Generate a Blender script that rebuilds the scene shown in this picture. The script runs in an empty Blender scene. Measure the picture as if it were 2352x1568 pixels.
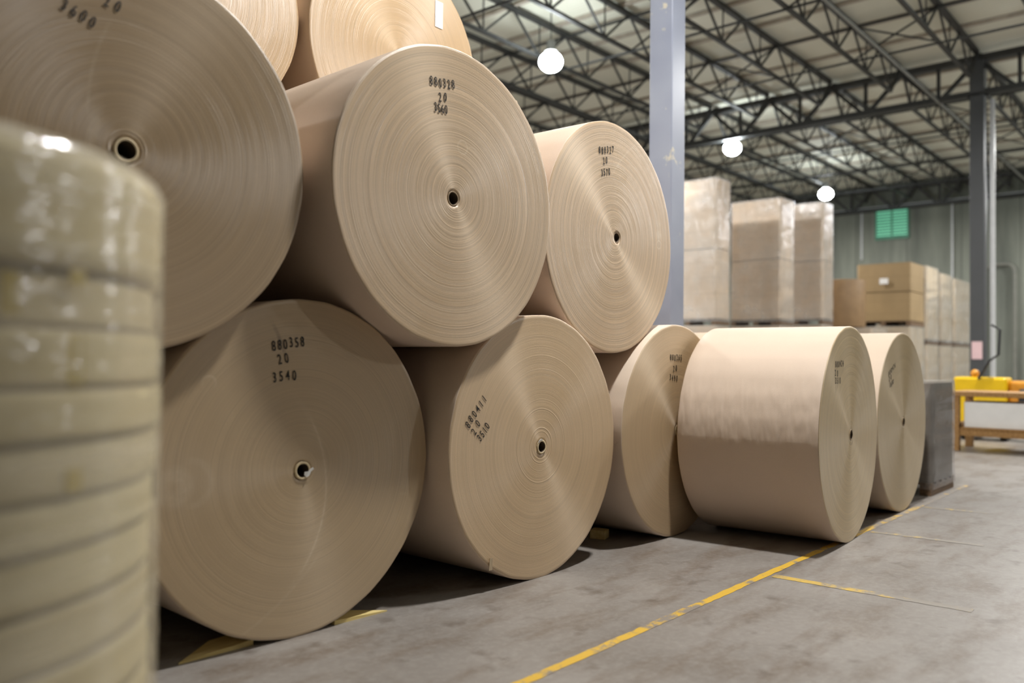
import bpy, bmesh, math, random
from mathutils import Vector, Matrix
R = math.radians
random.seed(7)
sc = bpy.context.scene
C = sc.collection

# ------------------------------------------------------------------ camera, world, exposure
EXPOSURE = 0.0
cam_d = bpy.data.cameras.new('camera'); cam = bpy.data.objects.new('camera', cam_d); C.objects.link(cam)
_y, _p, _r = R(40.779), R(1.2404), R(0.5868)
F = Vector((math.cos(_y)*math.cos(_p), math.sin(_y)*math.cos(_p), math.sin(_p)))
RT = Vector((math.sin(_y), -math.cos(_y), 0)); UP = RT.cross(F)
RT2 = RT*math.cos(_r) + UP*math.sin(_r); UP2 = UP*math.cos(_r) - RT*math.sin(_r)
m = Matrix((RT2, UP2, -F)).transposed().to_4x4(); m.translation = Vector((0, 0, 1.2395))
cam.matrix_world = m
cam_d.sensor_width = 36; cam_d.lens = 1921.07/2352*36; cam_d.clip_start = .05; cam_d.clip_end = 200
cam_d.dof.use_dof = True; cam_d.dof.focus_distance = 4.9; cam_d.dof.aperture_fstop = 0.95
sc.camera = cam
sc.view_settings.view_transform = 'Standard'; sc.view_settings.look = 'None'
sc.view_settings.gamma = 1; sc.view_settings.use_curve_mapping = False
sc.view_settings.exposure = EXPOSURE
w = bpy.data.worlds.new('world'); sc.world = w; w.use_nodes = True
w.node_tree.nodes['Background'].inputs[0].default_value = (.93, .96, 1, 1)
w.node_tree.nodes['Background'].inputs[1].default_value = .045
sc.cycles.max_bounces = 7; sc.cycles.glossy_bounces = 2; sc.cycles.transparent_max_bounces = 8
LAMP_W = 430
LAMP_TINT = (1.0, .975, .95)
LAMP_XY = [(x, 10.9) for x in (-3.3, 4.9, 13.5, 21.6, 29.8)] + [(x, 1.6) for x in (4.7, 14.6, 22.7, 30.8)] + [(x, 20.5) for x in (4.9, 12.7, 20.9, 29)] + [(14.6, -7.5), (22.7, -7.5)]  # last row: unseen lamps put in as fill, kept far off
LAMP_Z = 6.8

# ------------------------------------------------------------------ helpers
def s2l(*c):
    c = [v/255 for v in c]
    return tuple(v/12.92 if v <= .04045 else ((v+.055)/1.055)**2.4 for v in c) + (1,)

def tag(o, label=None, cat=None, group=None, kind=None):
    if label: o['label'] = label
    if cat: o['category'] = cat
    if group: o['group'] = group
    if kind: o['kind'] = kind
    return o

def empty(name, loc=(0, 0, 0), rot=(0, 0, 0), label=None, cat=None, group=None):
    o = bpy.data.objects.new(name, None); C.objects.link(o)
    o.location = loc; o.rotation_euler = rot; o.empty_display_size = .1
    return tag(o, label, cat, group)

def obj(name, bm, mat, parent=None, smooth=False, loc=None):
    me = bpy.data.meshes.new(name); bm.normal_update(); bm.to_mesh(me); bm.free()
    o = bpy.data.objects.new(name, me); C.objects.link(o)
    if mat: me.materials.append(mat)
    if smooth:
        for p in me.polygons: p.use_smooth = True
    if parent: o.parent = parent
    if loc: o.location = loc
    return o

def struct(name, bm, mat, **k):
    return tag(obj(name, bm, mat, **k), kind='structure')

def add_box(bm, a, b, bevel=0):
    r = bmesh.ops.create_cube(bm, size=1)
    for v in r['verts']:
        v.co = Vector([(a[i]+b[i])/2 + v.co[i]*(b[i]-a[i]) for i in range(3)])
    if bevel:
        es = list({e for v in r['verts'] for e in v.link_edges})
        bmesh.ops.bevel(bm, geom=es, offset=bevel, segments=3, affect='EDGES', profile=.5)
    return r

def add_bar(bm, p, q, wd, ht=None):
    """rectangular bar between two points"""
    ht = ht or wd
    p, q = Vector(p), Vector(q); d = (q-p).normalized()
    u = d.cross(Vector((0, 0, 1)))
    if u.length < 1e-4: u = Vector((0, 1, 0))
    u.normalize(); v = u.cross(d)
    vs = [bm.verts.new(e + u*a*wd/2 + v*b*ht/2) for e in (p, q) for a, b in ((-1, -1), (1, -1), (1, 1), (-1, 1))]
    for f in ((0, 1, 2, 3), (7, 6, 5, 4), (0, 4, 5, 1), (1, 5, 6, 2), (2, 6, 7, 3), (3, 7, 4, 0)):
        bm.faces.new([vs[i] for i in f])

def add_tube(bm, pts, rad, seg=12):
    pts = [Vector(p) for p in pts]; rings = []
    for i, p in enumerate(pts):
        d = (pts[min(i+1, len(pts)-1)] - pts[max(i-1, 0)]).normalized()
        u = d.cross(Vector((.13, .27, 1)) if abs(d.z) < .95 else Vector((1, 0, 0))).normalized(); v = d.cross(u)
        rings.append([bm.verts.new(p + rad*(u*math.cos(2*math.pi*k/seg) + v*math.sin(2*math.pi*k/seg))) for k in range(seg)])
    for a, b in zip(rings, rings[1:]):
        for k in range(seg): bm.faces.new((a[k], a[(k+1) % seg], b[(k+1) % seg], b[k]))
    bm.faces.new(rings[0][::-1]); bm.faces.new(rings[-1])

def add_lathe(bm, prof, seg=64, wob=None, closed=False, centre=(0, 0)):
    """profile of (radius, z) turned about local Z; wob(angle, radius) adds to the radius"""
    rings = []
    for (r, z) in prof:
        ring = []
        for k in range(seg):
            a = 2*math.pi*k/seg; rr = r + (wob(a, r) if wob else 0)
            ring.append(bm.verts.new((centre[0]+rr*math.cos(a), centre[1]+rr*math.sin(a), z)))
        rings.append(ring)
    pairs = list(zip(rings, rings[1:])) + ([(rings[-1], rings[0])] if closed else [])
    for a, b in pairs:
        for k in range(seg): bm.faces.new((a[k], a[(k+1) % seg], b[(k+1) % seg], b[k]))
    return rings

# ------------------------------------------------------------------ materials
class NT:
    def __init__(s, name):
        s.m = bpy.data.materials.new(name); s.m.use_nodes = True
        s.t = s.m.node_tree; s.b = s.t.nodes['Principled BSDF']; s.out = s.t.nodes['Material Output']
    def n(s, kind, **props):
        x = s.t.nodes.new(kind)
        for k, v in props.items(): setattr(x, k, v)
        return x
    def l(s, a, b): s.t.links.new(a, b)
    def put(s, inp, v):
        if isinstance(v, bpy.types.NodeSocket): s.l(v, inp)
        else: inp.default_value = v
    def math(s, op, a, b=None, c=None, clamp=False):
        x = s.n('ShaderNodeMath', operation=op, use_clamp=clamp)
        for i, v in enumerate((a, b, c)):
            if v is not None: s.put(x.inputs[i], v)
        return x.outputs[0]
    def coord(s, which='Object'):
        return s.n('ShaderNodeTexCoord').outputs[which]
    def noise(s, vec=None, scale=5, detail=3, rough=.5, dims='3D', w=None):
        x = s.n('ShaderNodeTexNoise', noise_dimensions=dims)
        if vec is not None and dims != '1D': s.l(vec, x.inputs['Vector'])
        if w is not None: s.put(x.inputs['W'], w)
        x.inputs['Scale'].default_value = scale; x.inputs['Detail'].default_value = detail
        x.inputs['Roughness'].default_value = rough
        return x.outputs[0]
    def ramp(s, fac, lo, hi, a=0.0, b=1.0):
        x = s.n('ShaderNodeMapRange'); s.put(x.inputs[0], fac)
        x.inputs[1].default_value = lo; x.inputs[2].default_value = hi
        x.inputs[3].default_value = a; x.inputs[4].default_value = b
        return x.outputs[0]
    def mix(s, fac, a, b, mode='MIX'):
        x = s.n('ShaderNodeMix', data_type='RGBA', blend_type=mode)
        s.put(x.inputs[0], fac); s.put(x.inputs[6], a); s.put(x.inputs[7], b)
        return x.outputs[2]
    def mapping(s, vec, scale=(1, 1, 1), loc=(0, 0, 0), rot=(0, 0, 0)):
        x = s.n('ShaderNodeMapping'); s.l(vec, x.inputs[0])
        x.inputs['Location'].default_value = loc; x.inputs['Scale'].default_value = scale
        x.inputs['Rotation'].default_value = rot
        return x.outputs[0]
    def bump(s, h, strength=.3, dist=.002, normal=None):
        x = s.n('ShaderNodeBump'); s.l(h, x.inputs['Height'])
        x.inputs['Strength'].default_value = strength; x.inputs['Distance'].default_value = dist
        if normal is not None: s.l(normal, x.inputs['Normal'])
        return x.outputs[0]

def plain(name, col, rough=.6, metal=0, var=.12, vscale=6, bump=0, bscale=60):
    t = NT(name); c = t.coord()
    nz = t.noise(c, vscale, 4)
    dark = tuple(v*(1-var) for v in col[:3]) + (1,); lite = tuple(min(1, v*(1+var)) for v in col[:3]) + (1,)
    t.l(t.mix(t.ramp(nz, .3, .7), dark, lite), t.b.inputs['Base Color'])
    t.b.inputs['Roughness'].default_value = rough; t.b.inputs['Metallic'].default_value = metal
    if bump: t.l(t.bump(t.noise(c, bscale, 3), bump, .004), t.b.inputs['Normal'])
    return t.m

SHEEN = .085
KRAFT = s2l(186, 163, 137)

def paper(name, tint=(1, 1, 1), ring=1.0, scuffs=(), ridges=(), dimple=None, seed=0.0, aniso=.85, etint=(1, 1, 1)):
    """kraft paper roll: fine wound layers on the end faces, mottled liner on the curved side"""
    t = NT(name); P = t.coord()
    sx = t.n('ShaderNodeSeparateXYZ'); t.l(P, sx.inputs[0])
    X, Y, Z = sx.outputs
    r = t.math('SQRT', t.math('ADD', t.math('MULTIPLY', X, X), t.math('MULTIPLY', Y, Y)))
    rw = t.math('ADD', t.math('ADD', r, seed), t.math('MULTIPLY', t.noise(P, 2.2, 1), .012))
    wide = t.noise(dims='1D', w=rw, scale=14, detail=2)
    mid = t.noise(dims='1D', w=rw, scale=150, detail=3, rough=.75)
    broad = t.noise(dims='1D', w=rw, scale=42, detail=2, rough=.6)
    fine = t.noise(dims='1D', w=rw, scale=330, detail=1)
    amp = t.ramp(t.noise(P, 3.2, 2), .3, .7, .45, 1.0)
    geo = t.n('ShaderNodeNewGeometry')
    so = t.n('ShaderNodeTexCoord').outputs['Normal']
    sn = t.n('ShaderNodeSeparateXYZ'); t.l(so, sn.inputs[0])
    face = t.ramp(t.math('ABSOLUTE', sn.outputs[2]), .5, .8)          # 1 on the end faces
    rings = t.math('ADD', t.math('MULTIPLY', t.math('SUBTRACT', mid, .5), 1.4), t.math('MULTIPLY', t.math('SUBTRACT', fine, .5), 1.0))
    rings0 = t.math('MULTIPLY', t.math('MULTIPLY', rings, amp), face)
    rings = t.math('ADD', rings, t.math('MULTIPLY', t.math('SUBTRACT', broad, .5), .7))
    rings = t.math('MULTIPLY', t.math('MULTIPLY', rings, amp), face)
    edge = tuple(KRAFT[i]*tint[i]*etint[i]*(.93, .91, .81)[i] for i in range(3)) + (1,)      # cut edges of the paper
    liner = tuple(min(.72, KRAFT[i]*tint[i]*(1.2, 1.34, 1.62)[i]) for i in range(3)) + (1,)        # smooth outer sheet
    base = t.mix(face, liner, edge)
    # light individual layers that stand proud
    peak = t.ramp(mid, .66, .78)
    v = t.math('ADD', 1.0, t.math('MULTIPLY', rings, .85*ring))
    v = t.math('ADD', v, t.math('MULTIPLY', t.math('MULTIPLY', t.math('SUBTRACT', wide, .5), .10), face))
    mott = t.math('ADD', t.math('MULTIPLY', t.math('SUBTRACT', t.noise(P, 260, 2), .5), .16), t.math('MULTIPLY', t.math('SUBTRACT', t.noise(P, 3, 3), .5), .10))
    v = t.math('ADD', v, mott)
    vv = t.n('ShaderNodeCombineXYZ'); [t.l(v, vv.inputs[i]) for i in range(3)]
    col = t.mix(1.0, base, vv.outputs[0], 'MULTIPLY')
    pk = t.math('MULTIPLY', t.math('MULTIPLY', t.math('MULTIPLY', peak, face), amp), .48*ring)
    col = t.mix(pk, col, s2l(226, 206, 178))
    for sc_ in scuffs:                                                # rubbed marks: arcs (cx, cy, radius, width, gate axis, lo, hi, strength, dark)
        cx, cy, rad, wd, gx0, gx1, gy0, gy1, st, dk = sc_
        dx = t.math('SUBTRACT', X, cx); dy = t.math('SUBTRACT', Y, cy)
        dd = t.math('SQRT', t.math('ADD', t.math('MULTIPLY', dx, dx), t.math('MULTIPLY', dy, dy)))
        e = t.math('ABSOLUTE', t.math('SUBTRACT', dd, rad))
        f = t.ramp(e, wd, wd*.35)
        for so_, lo, hi in ((X, gx0, gx1), (Y, gy0, gy1)):
            f = t.math('MULTIPLY', f, t.ramp(so_, lo-.03, lo+.03)); f = t.math('MULTIPLY', f, t.ramp(so_, hi+.03, hi-.03))
        f = t.math('MULTIPLY', t.math('MULTIPLY', f, st), t.ramp(t.noise(P, 40, 3), .25, .6, .35, 1))
        f = t.math('MULTIPLY', f, face)
        col = t.mix(f, col, s2l(62, 50, 40) if dk else s2l(222, 206, 180))
    t.l(col, t.b.inputs['Base Color'])
    t.put(t.b.inputs['Roughness'], t.ramp(face, 0, 1, .6, .36))
    t.put(t.b.inputs['Specular IOR Level'], t.ramp(face, 0, 1, .2, 1.0))
    tg = t.n('ShaderNodeTangent', direction_type='RADIAL', axis='Z')
    t.l(tg.outputs[0], t.b.inputs['Tangent'])
    t.put(t.b.inputs['Anisotropic'], t.math('MULTIPLY', face, aniso))
    h = t.math('ADD', t.math('MULTIPLY', rings0, .9*min(1, ring)), t.math('MULTIPLY', t.noise(P, 180, 2), .25))
    for (rr, wdt, amt) in ridges:
        e = t.math('ABSOLUTE', t.math('SUBTRACT', t.math('ADD', r, t.math('MULTIPLY', t.noise(P, 5, 0), .01)), rr))
        h = t.math('ADD', h, t.math('MULTIPLY', t.math('MULTIPLY', t.ramp(e, wdt, 0), amt), face))
    n0 = t.bump(h, .5, .0022)
    if dimple:                                                        # soft dents in the outer wrap
        z0, z1 = dimple
        q = t.mapping(P, (5, 16, 16), rot=(0, 0, 0))
        rotq = t.mapping(P, (6, 6, 20), rot=(.5, 0, .0))
        dn = t.noise(rotq, 1.0, 1, .4)
        msk = t.math('MULTIPLY', t.ramp(Y, -.2, -.02), t.ramp(Y, .5, .22))
        hd = t.math('MULTIPLY', t.math('MULTIPLY', dn, t.math('SUBTRACT', 1.0, face)), msk)
        n0 = t.bump(hd, .6, .016, n0)
    else:
        hd = t.math('MULTIPLY', t.noise(t.mapping(P, (3, 3, 1.5)), 1.5, 2), t.math('SUBTRACT', 1.0, face))
        n0 = t.bump(hd, .3, .02, n0)
    t.l(n0, t.b.inputs['Normal'])
    # brushed sheen of the cut edges: grooves run round the core
    an = t.n('ShaderNodeBsdfAnisotropic'); an.inputs['Color'].default_value = (.92, .84, .72, 1)
    an.inputs['Roughness'].default_value = .78; an.inputs['Anisotropy'].default_value = aniso*.72
    t.l(tg.outputs[0], an.inputs['Tangent'])
    mx = t.n('ShaderNodeMixShader'); t.put(mx.inputs[0], t.math('MULTIPLY', face, SHEEN))
    t.l(t.b.outputs[0], mx.inputs[1]); t.l(an.outputs[0], mx.inputs[2]); t.l(mx.outputs[0], t.out.inputs[0])
    return t.m

M = {}
M['core'] = plain('core_board', s2l(205, 186, 150), .6, var=.1, vscale=40)
M['bore_shade'] = plain('core_bore_shade', s2l(74, 60, 46), .8, var=.1)  # inner tube wall coloured dark, standing in for the shade inside
M['core_brown'] = plain('core_board_brown', s2l(150, 128, 98), .6, var=.1, vscale=40)
M['ink'] = plain('stamp_ink', s2l(30, 26, 24), .7, var=.3, vscale=90)
M['ink_faded'] = plain('stamp_ink_faded', s2l(72, 60, 48), .7, var=.35, vscale=70)
M['white_card'] = plain('white_card', s2l(238, 238, 236), .6, var=.03)
M['torn'] = plain('torn_paper', s2l(196, 176, 146), .7)
M['wood'] = None
M['steel'] = plain('dark_painted_steel', s2l(50, 51, 50), .55, var=.15)
M['column'] = plain('column_dark_paint', s2l(68, 70, 72), .45, var=.08, vscale=2)
M['pipe'] = plain('white_pipe_paint', s2l(205, 207, 208), .4, var=.05)
M['yellow'] = plain('machine_yellow', s2l(238, 196, 20), .35, var=.05)
M['orange'] = plain('machine_orange', s2l(222, 150, 40), .4, var=.05)
M['black'] = plain('black_plastic', s2l(38, 40, 44), .45)
M['label_pink'] = plain('pale_pink_sign', s2l(222, 190, 192), .5, var=.03)
M['hood'] = plain('lamp_housing', s2l(150, 152, 152), .35, metal=.6)

def wood_mat(name, c1, c2):
    t = NT(name); P = t.coord()
    nz = t.noise(t.mapping(P, (1.2, 14, 14)), 3, 4)
    t.l(t.mix(t.ramp(nz, .3, .7), c1, c2), t.b.inputs['Base Color']); t.b.inputs['Roughness'].default_value = .65
    t.l(t.bump(nz, .2, .003), t.b.inputs['Normal'])
    return t.m
M['wood'] = wood_mat('pale_wood', s2l(214, 190, 120), s2l(232, 212, 150))
M['pallet'] = wood_mat('pallet_wood', s2l(92, 70, 50), s2l(128, 102, 74))
M['bench_wood'] = wood_mat('bench_wood', s2l(140, 100, 52), s2l(178, 138, 84))

def film_mat(name, bscale=(2, 2, 9), milk=.1, rough=.12, bst=.35, gloss=.75, mcol=(.8, .8, .78, 1)):
    """stretch film: mostly see-through, wrinkled, glossy, slightly milky"""
    t = NT(name); P = t.coord()
    t.t.nodes.remove(t.b)
    q = t.mapping(P, bscale)
    w1 = t.noise(q, 1.3, 4, .62)
    n0 = t.bump(w1, bst, .05)
    tr = t.n('ShaderNodeBsdfTransparent'); gl = t.n('ShaderNodeBsdfGlossy'); df = t.n('ShaderNodeBsdfDiffuse')
    gl.inputs['Roughness'].default_value = rough; t.l(n0, gl.inputs['Normal']); df.inputs[0].default_value = mcol
    gl.inputs[0].default_value = (.95, .96, 1, 1)
    mx = t.n('ShaderNodeMixShader'); mx2 = t.n('ShaderNodeMixShader')
    lw = t.n('ShaderNodeFresnel'); lw.inputs[0].default_value = 1.5
    t.put(mx.inputs[0], t.ramp(t.noise(t.mapping(P, (bscale[0]*.6, bscale[1]*.6, bscale[2]*1.5)), 1.2, 3), .35, .75, milk*.5, milk*1.4))
    t.l(tr.outputs[0], mx.inputs[1]); t.l(df.outputs[0], mx.inputs[2])
    t.put(mx2.inputs[0], t.math('ADD', t.math('MULTIPLY', lw.outputs[0], gloss), .02, clamp=True))
    t.l(mx.outputs[0], mx2.inputs[1]); t.l(gl.outputs[0], mx2.inputs[2])
    t.l(mx2.outputs[0], t.out.inputs[0])
    return t.m
M['film'] = film_mat('stretch_film', milk=.28, bst=.35, gloss=.5, mcol=(.92, .85, .66, 1))
M['film_far'] = film_mat('stretch_film_far', bscale=(3, 3, 1.3), milk=.26, rough=.2, bst=.6, gloss=.7)
M['film_grey'] = film_mat('grey_stretch_film', bscale=(4, 4, 2), milk=.12, rough=.2, gloss=.5)

def carton_mat(name, col, bands=.5):
    t = NT(name); P = t.coord()
    sx = t.n('ShaderNodeSeparateXYZ'); t.l(P, sx.inputs[0])
    zz = t.math('FRACT', t.math('DIVIDE', sx.outputs[2], bands))
    line = t.ramp(t.math('ABSOLUTE', t.math('SUBTRACT', zz, .5)), .47, .495)
    yy = t.math('FRACT', t.math('DIVIDE', t.math('ADD', sx.outputs[0], sx.outputs[1]), .41))
    line2 = t.ramp(t.math('ABSOLUTE', t.math('SUBTRACT', yy, .5)), .48, .495)
    nz = t.noise(P, 1.6, 3)
    c = t.mix(t.ramp(nz, .3, .7), tuple(v*.9 for v in col[:3])+(1,), tuple(v*1.1 for v in col[:3])+(1,))
    c = t.mix(t.math('MULTIPLY', t.math('MAXIMUM', line, t.math('MULTIPLY', line2, .5)), .35), c, tuple(v*.45 for v in col[:3])+(1,))
    t.l(c, t.b.inputs['Base Color']); t.b.inputs['Roughness'].default_value = .6
    return t.m
M['carton'] = carton_mat('carton', s2l(222, 200, 172), .31)
M['carton_brown'] = carton_mat('carton_brown', s2l(158, 134, 96), .3)
M['carton_pale'] = carton_mat('carton_pale', s2l(226, 206, 172), .16)
M['carton_grey'] = carton_mat('carton_grey', s2l(112, 102, 90), .2)

# floor
t = NT('concrete_floor'); P = t.coord()
a = t.noise(P, .9, 5, .6); b = t.noise(t.mapping(P, (1, 3.2, 1), rot=(0, 0, .3)), 1.4, 6, .65); c = t.noise(P, 26, 5, .7)
col = t.mix(t.ramp(a, .3, .7), s2l(118, 111, 104), s2l(150, 145, 140))
col = t.mix(t.math('MULTIPLY', t.ramp(b, .48, .66), .6), col, s2l(100, 84, 68))
col = t.mix(t.math('MULTIPLY', t.ramp(c, .45, .75), .22), col, s2l(186, 182, 176))
sp = t.noise(P, 5.5, 4, .55)
col = t.mix(t.math('MULTIPLY', t.ramp(sp, .58, .7), .5), col, s2l(84, 72, 60))
t.l(col, t.b.inputs['Base Color']); t.put(t.b.inputs['Roughness'], t.ramp(a, .3, .7, .5, .36)); t.l(t.bump(c, .08, .002), t.b.inputs['Normal'])
M['floor'] = t.m
# worn yellow paint
t = NT('worn_yellow_paint'); P = t.coord()
sx = t.n('ShaderNodeSeparateXYZ'); t.l(P, sx.inputs[0])
a = t.noise(P, 11, 5, .7); b = t.noise(P, 2.6, 2)
wear = t.math('ADD', t.math('ADD', a, t.math('MULTIPLY', t.math('SUBTRACT', b, .5), .7)), t.ramp(sx.outputs[0], 5.6, 7.2, 0, .16))
f = t.ramp(wear, .5, .64)
t.l(t.mix(f, s2l(212, 172, 62), s2l(138, 130, 121)), t.b.inputs['Base Color']); t.b.inputs['Roughness'].default_value = .5
M['line'] = t.m
t = NT('faded_yellow_paint'); P = t.coord()
sx = t.n('ShaderNodeSeparateXYZ'); t.l(P, sx.inputs[0])
a = t.noise(P, 9, 5, .7)
f = t.ramp(t.math('ADD', t.math('ADD', a, t.ramp(sx.outputs[1], 1.75, 1.3, 0, .16)), t.ramp(sx.outputs[0], 5, 6.3, 0, .1)), .46, .6)
t.l(t.mix(f, s2l(198, 166, 78), s2l(138, 131, 122)), t.b.inputs['Base Color']); t.b.inputs['Roughness'].default_value = .5
M['line_faded'] = t.m
# ceiling deck
t = NT('roof_deck'); P = t.coord()
wv = t.n('ShaderNodeTexWave', wave_type='BANDS', bands_direction='X'); t.l(P, wv.inputs[0]); wv.inputs['Scale'].default_value = 3.2; wv.inputs['Distortion'].default_value = 0
col = t.mix(t.ramp(t.noise(P, .35, 3), .3, .7), s2l(206, 207, 190), s2l(224, 225, 210))
col = t.mix(t.math('MULTIPLY', wv.outputs[0], .12), col, s2l(170, 168, 152))
t.l(col, t.b.inputs['Base Color']); t.b.inputs['Roughness'].default_value = .7
t.l(t.bump(wv.outputs[0], .4, .02), t.b.inputs['Normal'])
M['deck'] = t.m
M['purlin'] = plain('purlin_board', s2l(158, 150, 136), .7, var=.15)
# tilt-up wall
t = NT('tilt_up_wall'); P = t.coord()
sx = t.n('ShaderNodeSeparateXYZ'); t.l(P, sx.inputs[0])
pn = t.noise(t.mapping(P, (1, 1, .12)), 1.3, 4, .6)
col = t.mix(t.ramp(pn, .3, .7), s2l(92, 96, 88), s2l(136, 140, 128))
jt = t.ramp(t.math('ABSOLUTE', t.math('SUBTRACT', t.math('FRACT', t.math('DIVIDE', sx.outputs[1], 1.83)), .5)), .48, .495)
col = t.mix(t.math('MULTIPLY', jt, .5), col, s2l(50, 52, 50))
t.l(col, t.b.inputs['Base Color']); t.b.inputs['Roughness'].default_value = .75
M['wall'] = t.m
# near pillar: blue-grey paint with chipped cream patches
t = NT('pillar_paint'); P = t.coord()
a = t.noise(P, 5, 4, .6)
col = t.mix(t.ramp(t.noise(P, 1.5, 2), .3, .7), s2l(128, 134, 152), s2l(148, 154, 168))
col = t.mix(t.math('MULTIPLY', t.ramp(a, .64, .70), .7), col, s2l(206, 196, 168))
t.l(col, t.b.inputs['Base Color']); t.b.inputs['Roughness'].default_value = .35
M['pillar'] = t.m
# emitters
def emit(name, col, st):
    t = NT(name); t.b.inputs['Base Color'].default_value = col
    t.b.inputs['Emission Color'].default_value = col; t.b.inputs['Emission Strength'].default_value = st
    return t.m
M['globe'] = emit('lamp_globe', (.9, .97, 1, 1), 75)
M['louver'] = emit('backlit_green_louver', s2l(108, 186, 152), .66)

# ------------------------------------------------------------------ setting
DZ = 7.98                                   # underside of the roof deck
WX = 33.0
bm = bmesh.new(); add_box(bm, (-14, -12, -.2), (WX+.3, 32, 0)); struct('floor', bm, M['floor'])
bm = bmesh.new(); add_box(bm, (-14, -12, DZ), (WX+.3, 32, DZ+.2)); struct('ceiling', bm, M['deck'])
bm = bmesh.new(); add_box(bm, (WX, -12, 0), (WX+.3, 32, DZ)); struct('wall_back', bm, M['wall'])
bm = bmesh.new(); add_box(bm, (-14, 31.7, 0), (WX, 32, DZ)); struct('wall_left', bm, M['wall'])

# backlit louvred window high on the far wall
bm = bmesh.new()
for (y0, y1) in ((9.12, 9.63), (9.69, 10.2)):
    for k in range(9):
        z = 6.03 + k*.11; add_box(bm, (WX-.09, y0, z), (WX-.05, y1, z+.055))
wn = struct('window_1', bm, M['louver'])
bm = bmesh.new(); add_box(bm, (WX-.04, 9.1, 5.97), (WX-.01, 10.22, 7.03)); obj('backing', bm, plain('green_backing', s2l(60, 120, 96), .6), wn)
bm = bmesh.new()
for (a, b) in (((WX-.1, 9.06, 5.9), (WX-.001, 10.26, 5.97)), ((WX-.1, 9.06, 7.03), (WX-.001, 10.26, 7.1)), ((WX-.1, 9.06, 5.97), (WX-.001, 9.11, 7.03)), ((WX-.1, 10.21, 5.97), (WX-.001, 10.26, 7.03)), ((WX-.1, 9.64, 5.97), (WX-.001, 9.68, 7.03))):
    add_box(bm, a, b)
obj('window_frame', bm, plain('green_frame', s2l(70, 130, 105), .5), wn)

# painted lines on the floor
def strip(pts, name, mat, label, group=None):
    bm = bmesh.new(); up = []; lo = []
    (x0, y0), (x1, y1), wd = pts
    d = Vector((x1-x0, y1-y0, 0)); L = d.length; d.normalize(); nrm = Vector((-d.y, d.x, 0))
    N = max(2, int(L/.05)); prev = None
    for i in range(N+1):
        p = Vector((x0, y0, 0)) + d*L*i/N
        a = bm.verts.new(p + nrm*(wd/2+random.uniform(-.004, .004)) + Vector((0, 0, .0015)))
        b = bm.verts.new(p - nrm*(wd/2+random.uniform(-.004, .004)) + Vector((0, 0, .0015)))
        if prev: bm.faces.new((prev[0], a, b, prev[1])) if False else bm.faces.new((prev[1], b, a, prev[0]))
        prev = (a, b)
    return tag(obj(name, bm, mat), label, 'floor line', group)
strip(((1.9, 2.075), (9.6, 2.075), .05), 'floor_line', M['line'], 'long worn yellow painted line on the concrete running past the rolls')
strip(((4.7, 2.03), (4.73, 1.0), .07), 'floor_line', M['line_faded'], 'faded yellow line branching from the long line left of the lone lying roll')
strip(((6.43, 2.03), (6.47, 1.3), .07), 'floor_line', M['line_faded'], 'faint yellow line on the floor beside the right end of the lone lying roll')
strip(((7.85, 2.03), (7.9, 1.55), .07), 'floor_line', M['line_faded'], 'faint short yellow line on the floor beside the grey wrapped pallet')

# ------------------------------------------------------------------ roof steel
GT = 7.85; GB = 7.02; JD = .66
JY = [4.09 + 1.55*k for k in range(-2, 16)]
BAYS = [(7.05, 19.9), (19.9, 32.75)]
ORD = 'first second third fourth fifth sixth seventh eighth ninth tenth eleventh twelfth thirteenth fourteenth fifteenth sixteenth seventeenth eighteenth'.split()
def make_joist(L):
    root = empty('roof_joist')
    bm = bmesh.new(); add_bar(bm, (.12, 0, GT+.03), (L-.12, 0, GT+.03), .10, .08); obj('top_chord', bm, M['steel'], root)
    bm = bmesh.new(); add_bar(bm, (.75, 0, GT-JD), (L-.75, 0, GT-JD), .07, .055); obj('bottom_chord', bm, M['steel'], root)
    bm = bmesh.new(); n = 7; s = (L-1.5)/n
    for i in range(n+1):
        x = .75+i*s
        add_bar(bm, (x, 0, GT-JD), (x, 0, GT+.03), .022)
        if i < n:
            add_bar(bm, (x, 0, GT-JD), (x+s/2, 0, GT+.03), .036); add_bar(bm, (x+s/2, 0, GT+.03), (x+s, 0, GT-JD), .036)
    add_bar(bm, (.15, 0, GT), (.75, 0, GT-JD), .05); add_bar(bm, (L-.15, 0, GT), (L-.75, 0, GT-JD), .05)
    obj('web', bm, M['steel'], root)
    return root
def dup(o, parent=None):
    c = o.copy(); C.objects.link(c)
    if parent: c.parent = parent
    for ch in [x for x in C.objects if x.parent == o]: dup(ch, c)
    return c
proto = make_joist(BAYS[0][1]-BAYS[0][0]); first = True
for bi, (x0, x1) in enumerate(BAYS):
    for k, y in enumerate(JY):
        o = proto if first else dup(proto); first = False
        o.location = (x0, y, 0)
        where = 'straight over the dark column' if k == 2 else ('%s to the right of the dark column' % ORD[1-k] if k < 2 else '%s to the left of the dark column' % ORD[k-3])
        tag(o, 'dark steel roof joist, %s, %s' % (where, 'nearer than its girder' if bi == 0 else 'beyond its girder'), 'roof joist',
            'roof joists nearer than the girder' if bi == 0 else 'roof joists beyond the girder')
def make_girder(x, label):
    root = empty('roof_girder', (x, 0, 0), label=label, cat='girder')
    ya, yb = JY[0]-1.55, JY[-1]+1.2
    bm = bmesh.new(); add_bar(bm, (0, ya, GT-.09), (0, yb, GT-.09), .2, .13); obj('top_chord', bm, M['steel'], root)
    bm = bmesh.new(); add_bar(bm, (0, ya, GB), (0, yb, GB), .18, .12); obj('bottom_chord', bm, M['steel'], root)
    bm = bmesh.new()
    for y in JY:
        for s in (-1, 1): add_bar(bm, (0, y, GT-.1), (0, y+s*.72, GB), .08)
        add_bar(bm, (0, y+.775, GT-.1), (0, y+.775, GB), .07)
    obj('web', bm, M['steel'], root)
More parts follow.
